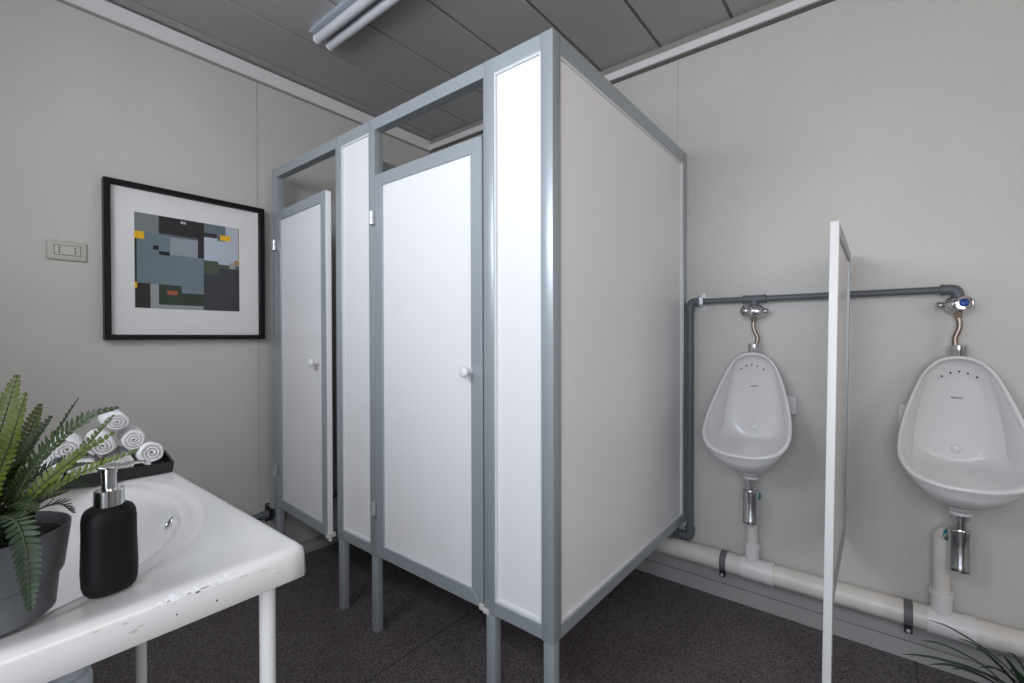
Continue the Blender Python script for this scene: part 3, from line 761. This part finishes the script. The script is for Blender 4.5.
fr = [
    # path, leaflet length, count, material
    ([base(.01, .00), (-.700, .022, .960), (-.704, .036, 1.016), (-.722, .052, 1.081)], .0165, 22, 'fern'),
    ([base(.02, .01), (-.690, .030, .960), (-.672, .043, 1.018), (-.668, .054, 1.066)], .0130, 20, 'fern'),
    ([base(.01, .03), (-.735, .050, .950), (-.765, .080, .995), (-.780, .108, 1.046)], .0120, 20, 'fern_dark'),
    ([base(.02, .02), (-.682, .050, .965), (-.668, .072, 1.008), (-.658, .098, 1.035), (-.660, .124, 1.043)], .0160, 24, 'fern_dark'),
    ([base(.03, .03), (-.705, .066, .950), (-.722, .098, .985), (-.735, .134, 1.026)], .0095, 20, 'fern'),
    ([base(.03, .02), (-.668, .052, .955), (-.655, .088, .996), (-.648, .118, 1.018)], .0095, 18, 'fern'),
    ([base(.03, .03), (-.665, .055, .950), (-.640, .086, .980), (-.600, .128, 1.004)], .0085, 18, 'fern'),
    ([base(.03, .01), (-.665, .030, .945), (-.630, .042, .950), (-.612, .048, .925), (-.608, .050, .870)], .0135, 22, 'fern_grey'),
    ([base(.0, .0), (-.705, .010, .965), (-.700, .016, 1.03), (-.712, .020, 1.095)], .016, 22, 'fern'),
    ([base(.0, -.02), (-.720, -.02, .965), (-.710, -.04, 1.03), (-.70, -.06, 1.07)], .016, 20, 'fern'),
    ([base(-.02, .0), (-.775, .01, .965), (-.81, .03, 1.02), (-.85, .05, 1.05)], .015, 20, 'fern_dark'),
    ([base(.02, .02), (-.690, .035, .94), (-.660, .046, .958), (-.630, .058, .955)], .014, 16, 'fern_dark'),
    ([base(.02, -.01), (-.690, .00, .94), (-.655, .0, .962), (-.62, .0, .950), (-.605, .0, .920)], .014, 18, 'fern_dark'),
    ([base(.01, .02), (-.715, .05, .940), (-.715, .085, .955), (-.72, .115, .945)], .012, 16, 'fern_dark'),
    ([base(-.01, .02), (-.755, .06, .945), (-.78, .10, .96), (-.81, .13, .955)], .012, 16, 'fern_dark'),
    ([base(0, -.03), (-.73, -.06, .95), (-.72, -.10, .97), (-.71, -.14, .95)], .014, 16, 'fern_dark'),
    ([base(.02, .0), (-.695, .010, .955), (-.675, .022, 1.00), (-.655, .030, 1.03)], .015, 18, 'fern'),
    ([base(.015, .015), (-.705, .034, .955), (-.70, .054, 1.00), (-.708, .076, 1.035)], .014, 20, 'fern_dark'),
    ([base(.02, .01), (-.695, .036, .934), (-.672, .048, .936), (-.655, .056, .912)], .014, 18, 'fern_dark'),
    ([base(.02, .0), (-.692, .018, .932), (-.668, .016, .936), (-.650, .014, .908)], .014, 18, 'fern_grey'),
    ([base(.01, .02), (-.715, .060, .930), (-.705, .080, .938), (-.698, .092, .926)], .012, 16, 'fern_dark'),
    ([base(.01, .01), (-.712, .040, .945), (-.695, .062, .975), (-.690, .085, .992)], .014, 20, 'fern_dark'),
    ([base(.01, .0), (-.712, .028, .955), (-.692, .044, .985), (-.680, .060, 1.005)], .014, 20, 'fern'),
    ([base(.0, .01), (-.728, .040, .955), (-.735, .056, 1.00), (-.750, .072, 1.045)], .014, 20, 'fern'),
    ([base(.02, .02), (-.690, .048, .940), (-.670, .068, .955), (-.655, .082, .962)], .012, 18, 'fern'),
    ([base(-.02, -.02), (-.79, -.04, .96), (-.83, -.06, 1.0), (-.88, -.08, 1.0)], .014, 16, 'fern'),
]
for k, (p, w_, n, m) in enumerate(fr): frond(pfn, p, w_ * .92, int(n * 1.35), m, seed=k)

# ------------------------------------------------------------------ leafy plant at the lower right
gx, gy = .33, 1.69
gpn = thing('potted_grass', 'long narrow green leaves of a potted plant at the lower right corner', 'potted plant', (gx, gy, 0))
bm = bmesh.new(); lathe(bm, [(.001, 0), (.050, 0), (.053, .003), (.066, .120), (.068, .122), (.068, .132), (.062, .132), (.060, .118), (.001, .118)], (gx, gy, 0), 'Z', 40); sharp(obj('pot', bm, 'pot', gpn), 40)
bm = bmesh.new(); lathe(bm, [(.0595, .112), (.0595, .120), (.001, .123)], (gx, gy, 0), 'Z', 24); obj('soil', bm, 'soil', gpn)
tips = [(.045, 1.575, .285), (.085, 1.60, .325), (.098, 1.615, .378), (.10, 1.61, .262), (.19, 1.68, .305), (.255, 1.72, .300), (.145, 1.645, .250), (.16, 1.66, .330), (.30, 1.55, .33), (.42, 1.55, .38), (.50, 1.62, .36),
        (.52, 1.75, .37), (.40, 1.80, .42), (.33, 1.74, .36), (.58, 1.70, .25), (.44, 1.46, .26), (.24, 1.50, .27), (.13, 1.56, .22), (.22, 1.60, .345), (.28, 1.66, .39), (.18, 1.63, .21), (.25, 1.63, .30), (.30, 1.70, .34), (.20, 1.66, .27)]
for k, tp in enumerate(tips):
    rd = random.Random(k); t_ = Vector(tp); b = Vector((gx + rd.uniform(-.02, .02), gy + rd.uniform(-.02, .02), .118))
    dxy = (t_ - b); mid = b.lerp(t_, .45) + Vector((0, 0, .045 + .10 * abs(dxy.x))); q1 = b.lerp(mid, .5) + Vector((0, 0, .02))
    pts = catmull([b, q1, mid, b.lerp(t_, .78) + Vector((0, 0, .040)), t_], 6)
    bm = bmesh.new(); prev = None; n_ = len(pts)
    for i_, p in enumerate(pts):
        d = (pts[min(i_ + 1, n_ - 1)] - pts[max(i_ - 1, 0)]).normalized(); s_ = d.cross(Vector((0, 0, 1)))
        s_ = s_.normalized() if s_.length > 1e-3 else Vector((1, 0, 0)); u = i_ / (n_ - 1)
        w_ = .0074 * min(1, (1 - u) * 3.2) ** .8 * (.6 + .4 * min(1, u * 3)) + .0003
        nn = s_.cross(d)
        e = [bm.verts.new(p - s_ * w_), bm.verts.new(p - nn * w_ * .35), bm.verts.new(p + s_ * w_)]
        if prev: bm.faces.new((prev[0], prev[1], e[1], e[0])); bm.faces.new((prev[1], prev[2], e[2], e[1]))
        prev = e
    obj('leaf', bm, 'grass', gpn, smooth=True)

# ------------------------------------------------------------------ light
w = bpy.data.worlds.new('sky'); sc.world = w; w.use_nodes = True
bg = w.node_tree.nodes['Background']; bg.inputs[0].default_value = (.80, .88, 1.0, 1); bg.inputs[1].default_value = 1.0
def area(name, loc, target, sx_, sy_, e, col):
    l = bpy.data.lights.new(name, 'AREA'); l.shape = 'RECTANGLE'; l.size = sx_; l.size_y = sy_; l.energy = e; l.color = col
    o = bpy.data.objects.new(name, l); C.objects.link(o); o.location = loc
    o.rotation_euler = (Vector(target) - Vector(loc)).to_track_quat('-Z', 'Y').to_euler(); return o
area('daylight_door', (.10, YF - .10, 1.40), (.10, 5, 1.40), 1.02, 1.25, 18, (.87, .92, 1.0))
area('daylight_front_window', (-1.12, YF - .10, 1.86), (-1.12, 5, 1.86), .84, .56, 20, (.86, .91, 1.0))
area('daylight_side_window', (XR + .10, .55, 1.72), (-5, .55, 1.72), 1.1, .76, 8.5, (1.0, .80, .66))

# ------------------------------------------------------------------ camera
cd = bpy.data.cameras.new('camera'); cam = bpy.data.objects.new('camera', cd); C.objects.link(cam); sc.camera = cam
cd.sensor_width = 36; cd.lens = 459.15 / 1024 * 36; cd.clip_start = .01
yaw, p, r = .67609, .009223, -.002369
cy, sy_ = math.cos(yaw), math.sin(yaw)
Mx = Matrix(((sy_, -cy, 0), (0, 0, 1), (cy, sy_, 0)))
Px = Matrix(((1, 0, 0), (0, math.cos(p), -math.sin(p)), (0, math.sin(p), math.cos(p))))
Zx = Matrix(((math.cos(r), -math.sin(r), 0), (math.sin(r), math.cos(r), 0), (0, 0, 1)))
m = Zx @ Px @ Mx
W = Matrix((( -m[0][1], m[0][0], -m[0][2]), (-m[1][1], m[1][0], -m[1][2]), (-m[2][1], m[2][0], -m[2][2])))
right, down, fwd = W[0], W[1], W[2]
R3 = Matrix((right, -down, -fwd)).transposed()
cam.matrix_world = Matrix.Translation((0, 0, 1.12)) @ R3.to_4x4()

sc.view_settings.view_transform = 'Standard'; sc.view_settings.look = 'None'
sc.view_settings.gamma = 1; sc.view_settings.use_curve_mapping = False
sc.view_settings.exposure = 0.0
